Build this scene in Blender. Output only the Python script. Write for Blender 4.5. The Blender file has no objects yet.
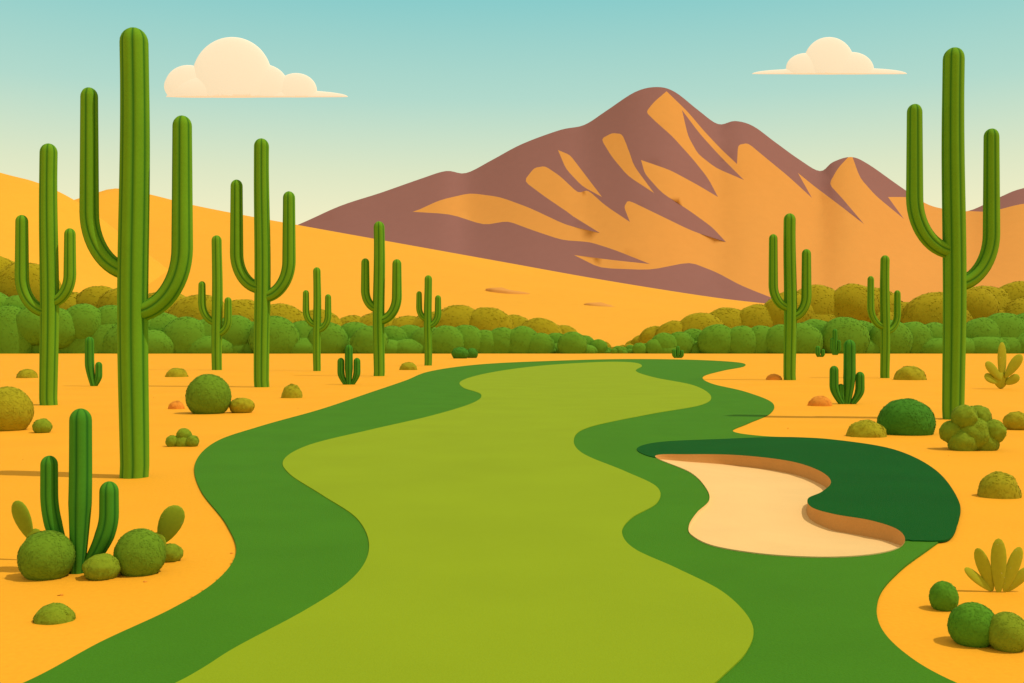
import bpy, math, random, bmesh
import numpy as np
from mathutils import Vector, noise
from mathutils.geometry import delaunay_2d_cdt
random.seed(7); rng=np.random.default_rng(7)
# ---------------------------------------------------------------- scene scale
H=3.0; F=995.0; HY=346.0; CX=512.0      # eye height (m), focal length, horizon row of the survey
def gp(px,py):
    d=H*F/(py-HY); return ((px-CX)/F*d, d)
def at(px,py,d): return ((px-CX)/F*d, d, H+(HY-py)/F*d)
def srgb(r,g,b):
    f=lambda c:(c/255/12.92 if c/255<=0.04045 else ((c/255+0.055)/1.055)**2.4)
    return (f(r),f(g),f(b))
scene=bpy.context.scene
def link(o): scene.collection.objects.link(o); return o
# ---------------------------------------------------------------- materials
def mat(name,col,var=0.08,scale=1.0,fine=30.0,bump=0.2,bdist=0.02,rough=0.9,col2=None,attr=None,k=1.0,glow=0):
    m=bpy.data.materials.new(name); m.use_nodes=True; nt=m.node_tree; N=nt.nodes; L=nt.links
    b=N['Principled BSDF']; b.inputs['Roughness'].default_value=rough
    b.inputs['Specular IOR Level'].default_value=0.08
    tc=N.new('ShaderNodeNewGeometry')
    n1=N.new('ShaderNodeTexNoise'); n1.inputs['Scale'].default_value=scale; n1.inputs['Detail'].default_value=6
    n2=N.new('ShaderNodeTexNoise'); n2.inputs['Scale'].default_value=fine; n2.inputs['Detail'].default_value=4
    L.new(tc.outputs['Position'],n1.inputs['Vector']); L.new(tc.outputs['Position'],n2.inputs['Vector'])
    ad=N.new('ShaderNodeMath'); ad.operation='ADD'; L.new(n1.outputs['Fac'],ad.inputs[0]); L.new(n2.outputs['Fac'],ad.inputs[1])
    mr=N.new('ShaderNodeMapRange'); mr.inputs['From Min'].default_value=0.65; mr.inputs['From Max'].default_value=1.35
    mr.inputs['To Min'].default_value=0; mr.inputs['To Max'].default_value=1
    L.new(ad.outputs[0],mr.inputs['Value'])
    mx=N.new('ShaderNodeMix'); mx.data_type='RGBA'
    a=[min(1,c*(1-var)*k) for c in col]; c2=[min(0.97,c*(1+var)*k) for c in (col2 or col)]
    mx.inputs[6].default_value=(*a,1); mx.inputs[7].default_value=(*c2,1)
    L.new(mr.outputs[0],mx.inputs[0])
    out=mx.outputs[2]
    if attr:
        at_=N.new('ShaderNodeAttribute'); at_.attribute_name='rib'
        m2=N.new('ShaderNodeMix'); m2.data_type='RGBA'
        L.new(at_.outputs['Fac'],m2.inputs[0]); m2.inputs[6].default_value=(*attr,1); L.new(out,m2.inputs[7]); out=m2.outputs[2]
    L.new(out,b.inputs['Base Color'])
    if glow:
        b.inputs['Emission Color'].default_value=(*col,1); b.inputs['Emission Strength'].default_value=glow
    if bump:
        bp=N.new('ShaderNodeBump'); bp.inputs['Strength'].default_value=bump; bp.inputs['Distance'].default_value=bdist
        L.new(n2.outputs['Fac'],bp.inputs['Height']); L.new(bp.outputs[0],b.inputs['Normal'])
    return m
K=0.9
M_sand=mat('desert_sand',srgb(250,172,40),0.06,0.25,14,0.25,0.03,k=0.92)
M_rough=mat('rough_grass',srgb(72,130,24),0.09,0.5,45,0.4,0.03,k=K)
M_fair=mat('fairway_grass',srgb(148,168,26),0.06,0.35,60,0.3,0.02,k=K)
M_collar=mat('dark_green_grass',srgb(14,88,24),0.10,0.6,45,0.4,0.04,k=K)
M_bsand=mat('bunker_sand',srgb(248,202,132),0.05,0.8,50,0.3,0.015,k=K)
M_lip=mat('bunker_lip_soil',srgb(214,152,84),0.06,1.5,25,0.3,0.02,k=0.95)
M_hill=mat('hill_sand',srgb(250,178,54),0.03,0.01,0.12,0.0,1.0,k=K)
M_hill2=mat('hill_sand_far',srgb(246,172,50),0.03,0.008,0.1,0.0,1.0,k=K)
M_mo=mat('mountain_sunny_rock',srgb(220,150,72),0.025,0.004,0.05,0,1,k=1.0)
M_mp=mat('mountain_painted_shade',srgb(152,104,96),0.025,0.004,0.05,0,1,k=0.94)  # shaded tone of the same rock, shade put into the colour
M_cloud=mat('cloud_glow',(0.62,0.56,0.44),0.0,0.01,0.02,0,0,glow=0.74)  # emission stands in for light scattered inside the cloud
def leafset(n,c,v=0.09,k=1.08):
    c=srgb(*c)
    return [mat(n+'_mid',c,0.04,2,8,0,k=k),mat(n+'_dark',[x*(1-v) for x in c],0.04,2,8,0,k=k),mat(n+'_light',[x*(1+v) for x in c],0.04,2,8,0,k=k)]
L_green=leafset('leaf_green',(86,136,30)); L_olive=leafset('leaf_olive',(158,148,28)); L_oli2=leafset('leaf_sage',(124,142,30))
L_dark=leafset('leaf_dark',(68,124,32)); L_rust=leafset('leaf_rust',(222,140,48),0.08)
L_round=leafset('leaf_round',(104,136,30))
L_tg=leafset('treeline_green',(92,134,32),0.05,1.2); L_to=leafset('treeline_olive',(156,138,20),0.05,1.14)
M_cac=mat('cactus_skin',srgb(110,158,30),0.06,1.2,14,0.1,0.01,attr=srgb(50,108,26))  # grooves darker, crests lighter: lit and dark stripes painted into the skin
M_cac2=mat('cactus_skin_dark',srgb(74,138,34),0.06,2,20,0.1,0.01,attr=srgb(36,98,28))  # grooves painted darker here too
M_pad=mat('pricklypear_skin',srgb(168,166,36),0.08,3,20,0.0,0.01)
M_pad2=mat('pricklypear_green',srgb(136,152,34),0.08,3,20,0.0,0.01)
M_spine=mat('spines',srgb(205,190,110),0.05,3,20,0)
M_rock=mat('stone',srgb(230,150,52),0.10,3,15,0.4,0.03)

# ---------------------------------------------------------------- 2-D helpers
def smooth(pts,closed=True,n=10):
    P=[Vector(p) for p in pts]; m=len(P); out=[]
    rngi=range(m) if closed else range(m-1)
    for i in rngi:
        g=lambda j:P[j%m] if closed else P[max(0,min(m-1,j))]
        a,b,c,d=g(i-1),g(i),g(i+1),g(i+2)
        for s in range(n):
            t=s/n
            out.append(0.5*((2*b)+(c-a)*t+(2*a-5*b+4*c-d)*t*t+(3*b-a-3*c+d)*t**3))
    if not closed: out.append(P[-1])
    return out
def inpoly(x,y,poly):
    c=False; j=len(poly)-1
    for i in range(len(poly)):
        xi,yi=poly[i][0],poly[i][1]; xj,yj=poly[j][0],poly[j][1]
        if (yi>y)!=(yj>y) and x<(xj-xi)*(y-yi)/(yj-yi)+xi: c=not c
        j=i
    return c
def cdt(loops,extra=(),eps=1e-6):
    v=[];e=[]
    for l in loops:
        s=len(v); v+= [Vector((p[0],p[1])) for p in l]; e+=[(s+i,s+(i+1)%len(l)) for i in range(len(l))]
    v+=[Vector(p) for p in extra]
    r=delaunay_2d_cdt(v,e,[],0,eps); return r[0],r[2]
def mesh(name,verts,faces,mats,idx=None,smoothf=True):
    me=bpy.data.meshes.new(name); me.from_pydata([tuple(v) for v in verts],[],[tuple(f) for f in faces]); 
    for m in mats: me.materials.append(m)
    if idx is not None: me.polygons.foreach_set('material_index',list(idx))
    me.polygons.foreach_set('use_smooth',[smoothf]*len(me.polygons)); me.update()
    return link(bpy.data.objects.new(name,me))
def sheet(name,outline,holes,z,m,skirt=0.0):
    V,T=cdt([outline]+holes)
    faces=[]
    for t in T:
        cx=sum(V[i][0] for i in t)/len(t); cy=sum(V[i][1] for i in t)/len(t)
        if inpoly(cx,cy,outline) and not any(inpoly(cx,cy,h) for h in holes):
            a,b,c=[V[i] for i in t[:3]]
            if (b[0]-a[0])*(c[1]-a[1])-(b[1]-a[1])*(c[0]-a[0])<0: t=t[::-1]
            faces.append(t)
    verts=[(v[0],v[1],z) for v in V]
    if skirt:
        s=len(verts); n=len(outline)
        for p in outline: verts.append((p[0],p[1],z))
        for p in outline: verts.append((p[0],p[1],z-skirt))
        for i in range(n):
            q=outline[i]; q2=outline[(i+1)%n]
            if any(inpoly(q[0],q[1],h) or inpoly(q2[0],q2[1],h) for h in holes): continue
            faces.append((s+i,s+(i+1)%n,s+n+(i+1)%n,s+n+i))
    return mesh(name,verts,faces,[m],smoothf=False)
def G(pts,n=10): return [gp(p[0],p[1]) for p in smooth(pts,True,n)]

rim=[(655,458),(690,456),(740,457),(790,463),(820,473),(831,484),(822,494),(808,501),(812,510),(835,517),(870,523),(897,532),(905,543),(895,552),(865,558),(820,560),(765,557),(715,549),(692,538),(689,528),(697,515),(709,503),(706,490),(690,474)]
RIM=G(rim,8)
rdep=[.05,.16,.25,.27,.25,.20,.12,.10,.18,.24,.24,.19,.09,.03,.02,.02,.02,.02,.02,.02,.02,.02,.02,.03]
rough=[(30,683),(100,645),(170,612),(215,584),(236,555),(226,525),(201,492),(195,465),(215,443),(260,427),(320,410),(370,393),(405,381),(430,371.5),(480,364.5),(550,361),(620,359.2),(690,359.8),(738,362.5),(744,366.5),(722,371),(703,377),(712,384),(745,392),(772,403),(770,414),(748,424),(733,432),(765,437),(830,440),(890,451),(935,474),(958,505),(955,530),(932,548),(900,572),(879,598),(880,628),(905,656),(950,683),(1040,720),(1180,800),(1300,1000),(900,1400),(100,1400),(-400,1000),(-240,800),(-60,720)]
fair=[(185,683),(235,652),(305,614),(352,582),(369,552),(358,522),(322,497),(290,476),(284,461),(310,446),(370,431),(430,417),(472,404),(481,395),(463,388),(462,381),(490,373),(540,366),(600,362.2),(632,362.6),(642,366),(636,371.5),(655,378),(694,386),(711,397),(700,406),(650,415),(590,428),(574,440),(583,455),(625,473),(657,489),(657,505),(632,520),(622,535),(635,552),(678,572),(725,597),(752,628),(747,655),(720,683),(660,740),(560,900),(500,1300),(200,1300),(-60,900),(60,750)]
collar=[(637,450),(660,443.5),(720,440.5),(790,438.5),(850,443),(900,453),(938,474),(959,504),(958,524),(948,542),(915,543.5),(905,543),(870,548),(800,530),(760,500),(720,470),(680,462),(650,458)]
GR=G(rough); GF=G(fair); GC=G(collar)
big=[(-12000,-3000),(12000,-3000),(12000,15000),(-12000,15000)]
sheet('desert_ground',big,[RIM],0.0,M_sand)
sheet('golf_rough',GR,[RIM],0.03,M_rough,0.05)
sheet('fairway',GF,[],0.045,M_fair,0.03)
sheet('dark_grass',GC,[RIM],0.05,M_collar,0.03)  # sheet in a darker green around the back of the bunker
# bunker: sand floor falling toward a cut bank at the back, level with the turf at the front
def bunker():
    n=len(RIM); DEP=0.27; m_=len(rdep)
    P=[Vector(p) for p in RIM]; nor=[]
    for i in range(n):
        t=(P[(i+2)%n]-P[i-2]).normalized(); nor.append(Vector((-t.y,t.x)))
    if not inpoly(*(P[5]+nor[5]*0.05),RIM): nor=[-q for q in nor]
    dep=[]
    for i in range(n):
        a=i//8; f=(i%8)/8; dep.append(rdep[a]*(1-f)+rdep[(a+1)%m_]*f)
    verts=[];faces=[];idx=[]
    for off,f in [(0.0,None),(0.0,0.5),(0.02,1.0)]:
        for i in range(n):
            p=P[i]+nor[i]*off; verts.append((p.x,p.y,0.048 if f is None else -dep[i]*f))
    for r in range(2):
        for i in range(n):
            faces.append((r*n+i,r*n+(i+1)%n,(r+1)*n+(i+1)%n,(r+1)*n+i)); idx.append(0 if dep[i]>0.05 else 1)
    ex=[]
    xs=[p.x for p in P]; ys=[p.y for p in P]
    inner=[(P[i]+nor[i]*0.02) for i in range(n)]
    y=min(ys)
    while y<max(ys):
        x=min(xs)
        while x<max(xs):
            q=(x+random.uniform(-.05,.05),y+random.uniform(-.05,.05))
            if inpoly(q[0],q[1],inner) and min((Vector(q)-p).length for p in inner)>0.07: ex.append(q)
            x+=0.2
        y+=0.2
    V,T=cdt([inner],ex); s=len(verts)
    for v in V:
        ws=0;zs=0;dm=9
        for i in range(n):
            d2=(inner[i]-v).length_squared; w=1/(d2*d2+1e-9); ws+=w; zs+=w*dep[i]; dm=min(dm,d2)
        z=-zs/ws-0.06*min(1,math.sqrt(dm)/0.9)*(1-zs/ws/DEP)
        if dm>1e-4: z+=0.010*noise.noise(Vector((v[0]*1.5,v[1]*1.5,0)))
        verts.append((v[0],v[1],z))
    for t in T:
        cx=sum(V[i][0] for i in t)/3; cy=sum(V[i][1] for i in t)/3
        if inpoly(cx,cy,inner):
            a,b,d=[V[i] for i in t[:3]]
            if (b[0]-a[0])*(d[1]-a[1])-(b[1]-a[1])*(d[0]-a[0])<0: t=t[::-1]
            faces.append([s+i for i in t]); idx.append(1)
    mesh('sand_bunker',verts,faces,[M_lip,M_bsand],idx)
bunker()

# ---------------------------------------------------------------- hills
def interp(pts,x):
    if x<=pts[0][0]: return pts[0][1]
    for a,b in zip(pts,pts[1:]):
        if x<=b[0]: return a[1]+(b[1]-a[1])*(x-a[0])/(b[0]-a[0])
    return pts[-1][1]
def hill(name,sil,Db,Dr,m,amp=1.0):
    S=[(p.x,p.y) for p in smooth(sil,False,8)]
    def height(X,Y):
        px=X/Dr*F+CX; zr=H+(HY-interp(S,px))/F*Dr
        if Y<=Dr: return zr*max(0,(Y-Db)/(Dr-Db))
        return zr*max(0,1-(Y-Dr)/(Dr-Db))
    cols=220; x0=(sil[0][0]-CX)/F*Dr; x1=(sil[-1][0]-CX)/F*Dr
    ts=[0,.1,.2,.3,.4,.5,.6,.7,.8,.9,.97,1.0,1.06,1.2,1.5,2.0]
    V=[];Fc=[]
    for t in ts:
        Y=Db+(Dr-Db)*t
        for c in range(cols+1):
            X=x0+(x1-x0)*c/cols; z=height(X,Y)
            w=math.sin(math.pi*min(1,t)) 
            z+=amp*w*noise.fractal(Vector((X*0.006,Y*0.008,3)),1,2,2)*7
            V.append((X,Y,z-0.5))
    for r in range(len(ts)-1):
        for c in range(cols):
            a=r*(cols+1)+c; Fc.append((a,a+1,a+cols+2,a+cols+1))
    mesh(name,V,Fc,[m]); return height
hA=hill('sand_hill',[(-900,340),(-500,200),(-200,135),(-80,148),(0,172),(40,183),(80,203),(130,240),(190,285),(260,335),(300,348)],520,900,M_hill)
hB=hill('sand_hill.001',[(-700,330),(-300,280),(0,230),(70,206),(95,193),(118,188),(150,194),(190,204),(240,214),(300,225),(400,243),(500,261),(600,279),(700,295),(760,302.5),(830,309),(930,322),(1100,338),(1250,347)],600,1300,M_hill2,0.6)
def ledge(px,py,w,hh):
    lo,hi=600,1300
    for _ in range(40):
        d=(lo+hi)/2; X,Y,Z=at(px,py,d)
        if hB(X,Y)>Z: hi=d
        else: lo=d
    X,Y,Z=at(px,py,d); s=d/F
    V=[];Fc=[]; n=24
    for j,(r,z) in enumerate([(1,-1.5),(1,0.3),(0.8,0.7),(0.3,0.9)]):
        for i in range(n):
            a=2*math.pi*i/n; c_=math.copysign(abs(math.cos(a))**1.6,math.cos(a))
            k=1+0.15*noise.noise(Vector((px+math.cos(a)*2,math.sin(a)*2,0)))
            V.append((X+c_*w*s*r*k,Y+math.sin(a)*w*s*0.5*r,Z+z*hh*s-c_*hh*s*0.9+math.sin(a)*w*s*0.5*r*0.12))
    for j in range(3):
        for i in range(n): Fc.append((j*n+i,j*n+(i+1)%n,(j+1)*n+(i+1)%n,(j+1)*n+i))
    Fc.append([3*n+i for i in range(n)])
    mesh('rock_ledge',V,Fc,[M_mo])
ledge(508,292,22,2.6); ledge(608,307,24,2.6)

# ---------------------------------------------------------------- mountain
silm=[(0,345),(100,310),(200,265),(295,226),(340,206),(380,193),(420,179),(446,171),(466,173),(492,160),(522,144),(560,130),(584,125),(606,111),(635,92),(657,87),(675,92),(698,110),(718,124),(735,121),(753,126),(775,142),(800,160),(820,171),(833,162),(851,157),(868,164),(898,185),(925,203),(945,209),(968,211),(1000,197),(1024,188),(1080,178),(1150,205),(1300,260),(1450,320),(1560,348)]
SM=[(p.x,p.y) for p in smooth(silm,False,5)]
# painted mountain shade: dark areas that start at the crest and taper downhill
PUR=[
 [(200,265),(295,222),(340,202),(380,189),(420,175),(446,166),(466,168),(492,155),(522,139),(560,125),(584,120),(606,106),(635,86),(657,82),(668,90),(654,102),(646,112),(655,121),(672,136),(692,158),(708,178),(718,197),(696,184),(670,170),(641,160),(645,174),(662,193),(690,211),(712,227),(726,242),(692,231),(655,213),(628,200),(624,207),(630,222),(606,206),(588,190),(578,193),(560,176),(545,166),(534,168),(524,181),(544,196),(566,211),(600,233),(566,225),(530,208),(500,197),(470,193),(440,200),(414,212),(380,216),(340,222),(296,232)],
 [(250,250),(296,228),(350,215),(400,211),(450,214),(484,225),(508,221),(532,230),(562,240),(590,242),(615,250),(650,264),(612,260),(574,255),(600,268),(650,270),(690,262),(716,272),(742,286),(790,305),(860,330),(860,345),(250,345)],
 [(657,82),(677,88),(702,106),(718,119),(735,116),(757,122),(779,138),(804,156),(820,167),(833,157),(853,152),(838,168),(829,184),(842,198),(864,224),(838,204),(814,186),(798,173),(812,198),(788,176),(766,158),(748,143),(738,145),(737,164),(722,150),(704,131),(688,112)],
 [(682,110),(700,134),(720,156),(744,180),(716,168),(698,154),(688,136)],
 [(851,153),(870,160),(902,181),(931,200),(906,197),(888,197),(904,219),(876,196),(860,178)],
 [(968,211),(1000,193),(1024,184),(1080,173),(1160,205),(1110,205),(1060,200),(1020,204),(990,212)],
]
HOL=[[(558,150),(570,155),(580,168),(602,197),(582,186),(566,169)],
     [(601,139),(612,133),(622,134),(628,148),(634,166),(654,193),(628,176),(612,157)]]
def soft(q):   # cut each corner lightly, keep the tips sharp
    out=[]; m=len(q)
    for i in range(m):
        a,b,c=Vector(q[i-1]),Vector(q[i]),Vector(q[(i+1)%m])
        if (a-b).normalized().dot((c-b).normalized())>0.2: out.append(tuple(b)); continue
        for t in (0.22,0.0,-0.22):
            if t>0: p=b+(a-b)*t
            elif t==0: p=b+((a-b)+(c-b))*0.06
            else: p=b+(c-b)*-t
            out.append(tuple(p))
    return out
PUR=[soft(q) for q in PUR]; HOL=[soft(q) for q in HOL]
def mountain():
    Db,Dr,Dk=2000.,2700.,3500.
    outline=SM+[(1560,352),(0,352)]
    ex=[]
    for py in range(92,350,7):
        for px in range(5,1555,9):
            q=(px+random.uniform(-3,3),py+random.uniform(-2,2))
            if q[1]>interp(SM,q[0])+3: ex.append(q)
    V,T=cdt([outline]+PUR+HOL,ex,1e-3)
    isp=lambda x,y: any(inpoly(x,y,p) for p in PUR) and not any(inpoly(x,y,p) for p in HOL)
    def P(x,y):
        ys=interp(SM,x); t=max(0,min(1,(352-y)/(352-ys+1e-3)))
        d=Db+(Dr-Db)*t
        w=min(1,(1-t)*4)*min(1,t*4)
        d+=w*(noise.noise(Vector((x*0.014+y*0.010,y*0.006,1.7)))*22)
        return at(x,y,d)
    verts=[P(v[0],v[1]) for v in V]; faces=[];idx=[]
    for t in T:
        cx=sum(V[i][0] for i in t)/3; cy=sum(V[i][1] for i in t)/3
        if inpoly(cx,cy,outline):
            a,b,d=[V[i] for i in t[:3]]
            if (b[0]-a[0])*(d[1]-a[1])-(b[1]-a[1])*(d[0]-a[0])>0: t=t[::-1]
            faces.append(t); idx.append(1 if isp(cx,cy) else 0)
    s=len(verts)
    for x,y in SM: verts.append(at(x,y,Dr))
    for x,y in SM:
        X,_,_z=at(x,y,Dr); verts.append((X,Dk,-2))
    n=len(SM)
    for i in range(n-1): faces.append((s+i,s+i+1,s+n+i+1,s+n+i)); idx.append(0)
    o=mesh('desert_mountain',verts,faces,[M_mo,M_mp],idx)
    bm=bmesh.new(); bm.from_mesh(o.data); bmesh.ops.remove_doubles(bm,verts=[v for v in bm.verts if v.index<s],dist=2.2); bm.to_mesh(o.data); bm.free()
mountain()

# ---------------------------------------------------------------- leafy masses
def ico(c,r,sub,V,Fc,seed,amp=0.1,zmin=None):
    bm=bmesh.new(); bmesh.ops.create_icosphere(bm,subdivisions=sub,radius=1)
    s=len(V)
    for v in bm.verts:
        k=1+amp*noise.noise(v.co*2.2+Vector((seed,seed*.7,0)))
        z=c[2]+v.co.z*r[2]*k
        V.append((c[0]+v.co.x*r[0]*k,c[1]+v.co.y*r[1]*k,z))
    for f in bm.faces: Fc.append([s+v.index for v in f.verts])
    bm.free()
def leafy(name,blobs,leaf,dens,mats,sub=2,core=0.985,amp=0.10,elong=1.6,tilt=0.13,out=(0.985,1.01)):
    V=[];Fc=[]
    for i,(c,r) in enumerate(blobs): ico(c,[q*core for q in r],sub,V,Fc,i*3.1+c[0],amp)
    idx=[0]*len(Fc)
    for i,(c,r) in enumerate(blobs):
        area=4*math.pi*((r[0]*r[1]+r[0]*r[2]+r[1]*r[2])/3)
        n=int(min(7000,dens*area/(leaf*leaf)))
        d=rng.normal(size=(n,3)); d/=np.linalg.norm(d,axis=1)[:,None]
        for j in range(n):
            u=Vector(d[j]); k=1+amp*noise.noise(u*2.2+Vector((i*3.1+c[0],(i*3.1+c[0])*.7,0)))
            k*=random.uniform(*out)
            p=Vector((c[0]+u.x*r[0]*k,c[1]+u.y*r[1]*k,c[2]+u.z*r[2]*k))
            if p.z<0.01: continue
            nn=(u+Vector(rng.normal(size=3))*tilt).normalized()
            t=nn.cross(Vector(rng.normal(size=3))).normalized(); b=nn.cross(t)
            a=leaf*random.uniform(.6,1.2)*elong/2; w=leaf*random.uniform(.6,1.2)/2
            s=len(V); V+= [tuple(p-t*a),tuple(p-b*w),tuple(p+t*a),tuple(p+b*w)]; Fc.append((s,s+1,s+2,s+3))
            q=noise.noise(p*(1.2/max(r[0],.1)))+random.uniform(-.35,.35)
            idx.append(1 if q<-0.28 else (2 if q>0.25 else 0))
    return mesh(name,V,Fc,mats,idx)
def bush(name,px,base,w,top,mats,lobes=None,amp=0.08,flat=0.42):
    X,Y=gp(px,base); s=Y/F; R=w/2*s; Hh=(base-top)*s
    Y2=Y+R*0.5
    bl=[((X,Y2,Hh*flat),(R*0.98,R*0.88,Hh*(1-flat)))]
    if flat<0.3: bl=[((X,Y2,0),(R,R*.88,Hh))]
    if lobes:
        bl=[]
        for dx,dz,r in lobes: bl.append(((X+dx*R,Y2+random.uniform(-.2,.2)*R,max(dz*Hh,0.0)),(r*R,r*R,r*R)))
    return leafy(name,bl,max(1.9*s,0.016),0.8,mats,4,0.99,amp,tilt=0.08,out=(0.988,1.006))
def belt(name,prof,D,mats,rpx,leafpx,seed):
    random.seed(seed); bl=[]; s=D/F
    x=prof[0][0]
    while x<prof[-1][0]:
        top=interp(prof,x)+random.uniform(-4,3); r=rpx*random.uniform(.75,1.25)
        hh=H/s+(HY-top)
        r=min(r,hh*0.62)
        X=(x-CX)*s; bl.append(((X,D+random.uniform(-6,6),(hh-r)*s),(r*1.1*s,r*s*.6,r*s)))
        # crown keeps its width down to the ground
        bl.append(((X+random.uniform(-.15,.15)*r*s,D+random.uniform(-3,3),(hh-r)*s*0.35),(r*1.2*s,r*s*.62,max((hh-r)*0.95,r*0.6)*s)))
        x+=r*random.uniform(.95,1.3)
    leafy(name,bl,leafpx*s,0.4,mats,4,0.993,0.04,1.4,0.08,(0.989,1.005))
belt('tree_line',[(-650,300),(-200,280),(0,292),(40,306),(100,306),(160,313),(230,317),(330,323),(420,328),(500,328),(560,332),(595,341),(616,348),(632,348),(660,336),(720,324),(800,323),(860,317),(930,323),(985,317),(1060,312),(1300,300),(1600,290)],400,L_tg,25,1.6,3)
belt('tree_line.001',[(-650,270),(-200,240),(0,254),(30,266),(60,290),(110,286),(170,292),(250,302),(330,312),(400,315),(440,310),(475,303),(510,317),(545,321),(580,335),(612,348),(628,348),(650,328),(700,310),(760,302),(800,287),(850,282),(910,300),(960,288),(1030,280),(1300,260),(1600,250)],440,L_to,29,1.8,5)
random.seed(11)
# ---------------------------------------------------------------- cacti
def tube(path,rad,ribs,V,Fc,A,o,yaw=0,depth=0.06,ydrift=0.0):
    """path: list of (x,z); rad: list; swept ribbed column with a domed tip"""
    seg=ribs*8; cy,sy=math.cos(yaw),math.sin(yaw)
    n=len(path); s=len(V)
    for i,(x,z) in enumerate(path):
        a=path[max(0,i-1)]; b=path[min(n-1,i+1)]
        t=Vector((b[0]-a[0],b[1]-a[1])).normalized(); nx,nz=t.y,-t.x
        R=rad[i]; yy=ydrift*i/n
        for k in range(seg):
            th=2*math.pi*k/seg; c=abs(math.cos(ribs*th/2)); f=1-depth*2*(1-c)**1.6
            lx=R*f*math.cos(th); ly=R*f*math.sin(th)+yy
            X=x+lx*nx; Z=z+lx*nz
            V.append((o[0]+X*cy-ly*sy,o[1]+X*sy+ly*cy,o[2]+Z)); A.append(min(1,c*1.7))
    for i in range(n-1):
        for k in range(seg):
            a=s+i*seg+k; b=s+i*seg+(k+1)%seg
            Fc.append((a,b,b+seg,a+seg))
    Fc.append([s+(n-1)*seg+k for k in range(seg)])
def dome(path,rad,R,L):
    x,z=path[-1]; a=path[-2]; t=Vector((x-a[0],z-a[1])).normalized()
    for q in (15,30,45,58,70,80,87):
        q=math.radians(q); path.append((x+t.x*R*L*math.sin(q),z+t.y*R*L*math.sin(q))); rad.append(R*math.cos(q))
def finish(name,V,Fc,A,mats):
    o=mesh(name,V,Fc,mats); at_=o.data.attributes.new('rib','FLOAT','POINT'); at_.data.foreach_set('value',A); return o
def saguaro(x,w,base,top,arms,mat_=None):
    X,Y=gp(x,base); s=Y/F; V=[];Fc=[];A=[]
    R=w/2*s*1.04; Ht=(base-top)*s-R*1.1
    n=36; path=[(0.0,-0.1)]+[(0.04*s*w*math.sin(i*0.2+x),Ht*i/n) for i in range(1,n+1)]
    rad=[R*(0.95+0.07*math.sin(math.pi*min(1,i/n*1.1))) for i in range(n+1)]
    dome(path,rad,rad[-1],1.1)
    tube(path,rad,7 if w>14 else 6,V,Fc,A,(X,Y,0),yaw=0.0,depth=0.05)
    for ax,aw,atop,aatt in arms:
        dx=(ax-x)*s; r=aw/2*s*1.04; za=(base-aatt+aw/2)*s; zt=(base-atop)*s-r*1.1
        rise=min(abs(dx)*1.35,(zt-za)*0.7); path=[];rad=[]
        for i in range(15):
            t=math.pi/2*i/14; path.append((dx*math.sin(t),za+rise*(1-math.cos(t)))); rad.append(r*(0.98+0.08*i/14))
        m=14
        for i in range(1,m+1): path.append((dx,za+rise+(zt-za-rise)*i/m)); rad.append(r*(1.06-0.1*i/m))
        dome(path,rad,rad[-1],1.1)
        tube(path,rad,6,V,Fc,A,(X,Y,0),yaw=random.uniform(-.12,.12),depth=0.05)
    finish('saguaro_cactus',V,Fc,A,[mat_ or M_cac])
SAG=[(134,28,477,27,[(89,17,87,281),(182,19,115,322)]),
(49,17,405,143,[(23,12,215,318),(70,11,228,308)]),
(217,10,370,235,[(202,7,281,326),(228,7,297,337)]),
(262,15,387,138,[(236,12,179,294),(289,12,191,303)]),
(317,7.5,371,267,[(306,6,290,328),(328,6,294,333)]),
(379,11,376,221,[(365,8,258,313),(397,9,259,325)]),
(428,7.5,365.5,275,[(419,5.5,291,322),(438,6,295,329)]),
(790,12,380,213,[(773,8.5,234,312),(806,9,249,322)]),
(885,9,378,255,[(870,6.5,276,330),(898,6.5,290,335)]),
(954,21,419,47,[(914,15,104,259),(992,15,128,292)])]
for a in SAG: saguaro(*a)
def organ(name,x,base,stems,m,ribs=6,bend=1.7):
    X,Y=gp(x,base); s=Y/F; V=[];Fc=[];A=[]
    for sx,w,top,b0 in stems:
        dx=(sx-x)*s; r=w/2*s; zt=(base-top)*s-r; x0=(b0-x)*s
        path=[];rad=[]; n=22
        for i in range(n+1):
            t=i/n; e=min(1,t*bend); path.append((x0+(dx-x0)*math.sin(e*math.pi/2),-0.05*s+zt*t)); rad.append(r*(0.62+0.42*min(1,t*2.2))*(1-0.06*t))
        dome(path,rad,rad[-1],1.1)
        tube(path,rad,ribs,V,Fc,A,(X,Y+random.uniform(-.3,.3)*r,0),depth=0.05)
    finish(name,V,Fc,A,[m])
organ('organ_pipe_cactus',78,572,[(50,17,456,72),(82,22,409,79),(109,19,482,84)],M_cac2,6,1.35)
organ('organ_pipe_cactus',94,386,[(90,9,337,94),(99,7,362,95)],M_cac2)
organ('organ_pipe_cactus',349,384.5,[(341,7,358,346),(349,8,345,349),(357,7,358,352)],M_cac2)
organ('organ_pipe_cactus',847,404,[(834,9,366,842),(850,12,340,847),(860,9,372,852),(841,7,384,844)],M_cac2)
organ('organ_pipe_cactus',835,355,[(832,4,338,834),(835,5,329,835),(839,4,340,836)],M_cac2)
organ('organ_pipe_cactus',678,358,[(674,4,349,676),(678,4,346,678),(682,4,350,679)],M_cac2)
organ('organ_pipe_cactus',820,357,[(818,5,346,819),(823,4,349,821)],M_cac2)
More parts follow.
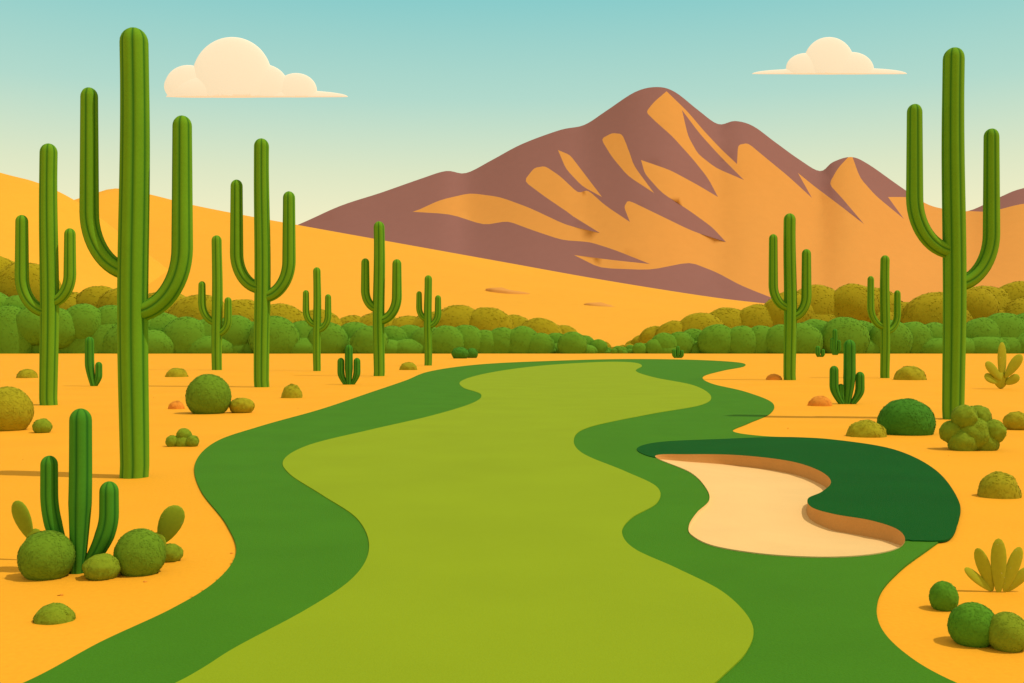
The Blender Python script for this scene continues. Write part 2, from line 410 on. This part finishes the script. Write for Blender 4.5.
# prickly pears
def pads(name,px,base,specs,m):
    X,Y=gp(px,base); s=Y/F; V=[];Fc=[];idx=[]
    for cx,cy,w,h,rot in specs:
        c=Vector(((cx-px)*s,random.uniform(-.15,.15)*w*s,(base-cy)*s)); yaw=random.uniform(-.4,.4); a=math.radians(rot)
        s0=len(V); rings=10; seg=20
        def pt(ph,th,k=1):
            z=math.sin(ph)*h/2; r=math.cos(ph)*(0.78+0.22*math.sin(ph)); x=r*math.cos(th)*w/2*k; y=r*math.sin(th)*w*0.14*k
            x,y=x*math.cos(yaw)-y*math.sin(yaw),x*math.sin(yaw)+y*math.cos(yaw)
            x,z=x*math.cos(a)+z*math.sin(a),-x*math.sin(a)+z*math.cos(a)
            return Vector((X+c.x+x*s,Y+c.y+y*s,c.z+z*s))
        for i in range(rings+1):
            for k in range(seg): V.append(tuple(pt(-math.pi/2+math.pi*i/rings,2*math.pi*k/seg)))
        for i in range(rings):
            for k in range(seg):
                A_=s0+i*seg+k; B_=s0+i*seg+(k+1)%seg; Fc.append((A_,B_,B_+seg,A_+seg)); idx.append(0)
        for i in range(14):
            ph=random.uniform(-1.2,1.3); th=random.uniform(0,2*math.pi); p=pt(ph,th); q=pt(ph,th,1.0)+Vector((random.uniform(-1,1),-1.2,random.uniform(-1,1)))*w*s*0.06
            t=Vector((w*s*.01,0,w*s*.006)); sI=len(V); V+=[tuple(p-t),tuple(p+t),tuple(q)]; Fc.append((sI,sI+1,sI+2)); idx.append(1)
    mesh(name,V,Fc,[m,M_spine],idx)
pads('prickly_pear_cactus',30,560,[(24,520,24,42,-22),(35,547,22,38,5)],M_pad2)
pads('prickly_pear_cactus',162,562,[(169,525,29,42,24),(158,548,22,32,-5)],M_pad2)
pads('prickly_pear_cactus',998,592,[(998,566,19,56,0),(986,570,16,46,-20),(1011,569,17,48,20),(979,580,13,36,-50),(1018,580,15,34,45)],M_pad)
pads('prickly_pear_cactus',1002,389,[(1003,363,14,42,0),(993,371,12,24,-40),(1013,366,13,28,35),(1002,380,24,18,0),(991,379,12,16,-60),(1013,380,12,16,60)],M_pad)
# shrubs
bush('round_shrub',40,580,56,533,L_round,None,0.02); bush('round_shrub',135,576,52,531,L_round,None,0.02); bush('round_shrub',205,414,46,374,L_round,None,0.02)
bush('desert_shrub',98,580,38,556,L_oli2); bush('desert_shrub',168,562,26,545,L_oli2)
bush('desert_shrub',50,623,40,606,L_oli2,flat=0)
bush('desert_shrub',180,447,34,428,L_oli2,[(-.6,.25,.38),(0,.55,.45),(.6,.25,.38),(0,.15,.5)])
bush('desert_shrub',240,413,26,398,L_olive); bush('desert_shrub',291,398,21,384,L_olive,flat=0.2)
bush('desert_shrub',25,378,20,369,L_olive,flat=0); bush('desert_shrub',175,377,22,368,L_olive,flat=0)
bush('desert_shrub',0,431,52,387,L_olive,None,0.03); bush('desert_shrub',40,433,19,419,L_oli2)
bush('desert_shrub',912,435,58,399,L_dark,None,0.03,0.3); bush('desert_shrub',870,437,40,421,L_olive,flat=0)
bush('desert_shrub',979,451,64,402,L_oli2,[(-.6,.35,.38),(-.28,.66,.40),(.25,.64,.42),(.62,.38,.38),(0,.3,.6),(-.35,.15,.45),(.35,.15,.45)],0.1)
bush('desert_shrub',1004,498,42,473,L_olive,flat=0.2)
bush('desert_shrub',947,611,29,583,L_green,None,0.03); bush('desert_shrub',979,647,50,606,L_green,None,0.03); bush('desert_shrub',1013,652,42,615,L_oli2,None,0.03)
bush('desert_shrub',913,380,32,366,L_olive,flat=0); bush('desert_shrub',460,358.5,18,347,L_dark); bush('desert_shrub',472,358,12,348,L_dark)
bush('desert_shrub',408,370,18,362,L_olive,flat=0); bush('desert_shrub',1020,430,26,412,L_olive)
for a in [(175,409,16,401),(775,380,16,374),(822,406,24,396)]:
    bush('dry_shrub',*a[:4],L_rust,None,0.04,0.2)
def stones():
    V=[];Fc=[]; n=0
    while n<60:
        x=random.uniform(-150,1170); y=346+math.exp(random.uniform(math.log(9),math.log(360)))
        g=gp(x,y)
        if inpoly(g[0],g[1],GR) : continue
        s=g[1]/F; r=random.uniform(.01,.025)*(1+s*8)
        ico((g[0],g[1],r*0.2),(r*random.uniform(.8,1.5),r,r*.6),1,V,Fc,n*1.7,0.5); n+=1
    mesh('desert_stones',V,Fc,[M_rock],smoothf=False)
stones()
# ---------------------------------------------------------------- clouds
def cloud(D,base,lobes):
    bm=bmesh.new(); s=D/F; _,_,zb=at(0,base,D)
    for cx,cy,rx,rz in lobes:
        b2=bmesh.new(); bmesh.ops.create_icosphere(b2,subdivisions=5,radius=1)
        X,Y,Z=at(cx,cy,D)
        for v in b2.verts:
            v.co=Vector((X+v.co.x*rx*s,Y+v.co.y*min(rx,rz*2.0)*s*0.10,Z+v.co.z*rz*s))
        r=bmesh.ops.bisect_plane(b2,geom=b2.verts[:]+b2.edges[:]+b2.faces[:],plane_co=(0,0,zb+random.uniform(0,1)),plane_no=(0,0,-1),clear_outer=True)
        eg=[e for e in r['geom_cut'] if isinstance(e,bmesh.types.BMEdge)]
        bmesh.ops.holes_fill(b2,edges=eg)
        tm=bpy.data.meshes.new('t'); b2.to_mesh(tm); bm.from_mesh(tm); bpy.data.meshes.remove(tm); b2.free()
    me=bpy.data.meshes.new('cloud'); bm.to_mesh(me); bm.free(); me.materials.append(M_cloud)
    me.polygons.foreach_set('use_smooth',[len(p.vertices)<5 for p in me.polygons]); link(bpy.data.objects.new('cloud',me))
cloud(6000,97,[(232,78,40,41),(188,85,23,20),(177,86,13,13),(200,90,30,16),(262,86,26,22),(296,91,21,18),(240,97,74,11),(285,97,63,7),(314,97,34,4)])
cloud(6000,74,[(829,62,25,25),(806,68,20,15),(852,70,22,18),(828,74,52,9),(800,74,48,5),(858,74,49,6)])
# ---------------------------------------------------------------- light
EL,AZ=math.radians(60),math.radians(102)
to=Vector((math.sin(AZ)*math.cos(EL),math.cos(AZ)*math.cos(EL),math.sin(EL)))
sl=bpy.data.lights.new('sun','SUN'); sl.energy=2.3; sl.angle=math.radians(0.5); sl.color=(1,0.94,0.82)
so=link(bpy.data.objects.new('sun',sl)); so.rotation_euler=to.to_track_quat('Z','Y').to_euler()
w=bpy.data.worlds.new('World'); scene.world=w; w.use_nodes=True; nt=w.node_tree; N=nt.nodes; L=nt.links
bg=N['Background']; bg.inputs['Strength'].default_value=0.1
sky=N.new('ShaderNodeTexSky'); sky.sky_type='NISHITA'; sky.sun_disc=False; sky.sun_elevation=EL; sky.sun_rotation=AZ; sky.dust_density=2; sky.air_density=1
tc=N.new('ShaderNodeTexCoord'); sp=N.new('ShaderNodeSeparateXYZ'); L.new(tc.outputs['Generated'],sp.inputs[0])
cr=N.new('ShaderNodeValToRGB'); L.new(sp.outputs['Z'],cr.inputs[0])
E=cr.color_ramp.elements
st=[(0.0,(253,238,190)),(0.12,(244,239,196)),(0.17,(222,231,196)),(0.24,(178,218,203)),(0.33,(136,204,202)),(0.5,(190,200,185)),(0.75,(208,194,168))]  # upper stops, out of frame, warmed as added fill to lift shadows
while len(E)<len(st): E.new(0.5)
for e,(p,c) in zip(E,st): e.position=p; e.color=(*srgb(*c),1)
sc=N.new('ShaderNodeVectorMath'); sc.operation='SCALE'; sc.inputs['Scale'].default_value=10.2; L.new(cr.outputs[0],sc.inputs[0])
mx=N.new('ShaderNodeMix'); mx.data_type='RGBA'; mx.inputs[0].default_value=0.96
L.new(sky.outputs[0],mx.inputs[6]); L.new(sc.outputs[0],mx.inputs[7]); L.new(mx.outputs[2],bg.inputs['Color'])
# ---------------------------------------------------------------- camera
cd=bpy.data.cameras.new('camera'); cd.sensor_width=36; cd.lens=36*F/1024; cd.shift_y=(HY-341.5)/1024; cd.clip_end=30000; cd.clip_start=0.1
co=link(bpy.data.objects.new('camera',cd)); co.location=(0,0,H); co.rotation_euler=(math.pi/2,0,0); scene.camera=co
scene.view_settings.view_transform='Standard'; scene.view_settings.look='None'; scene.view_settings.exposure=0
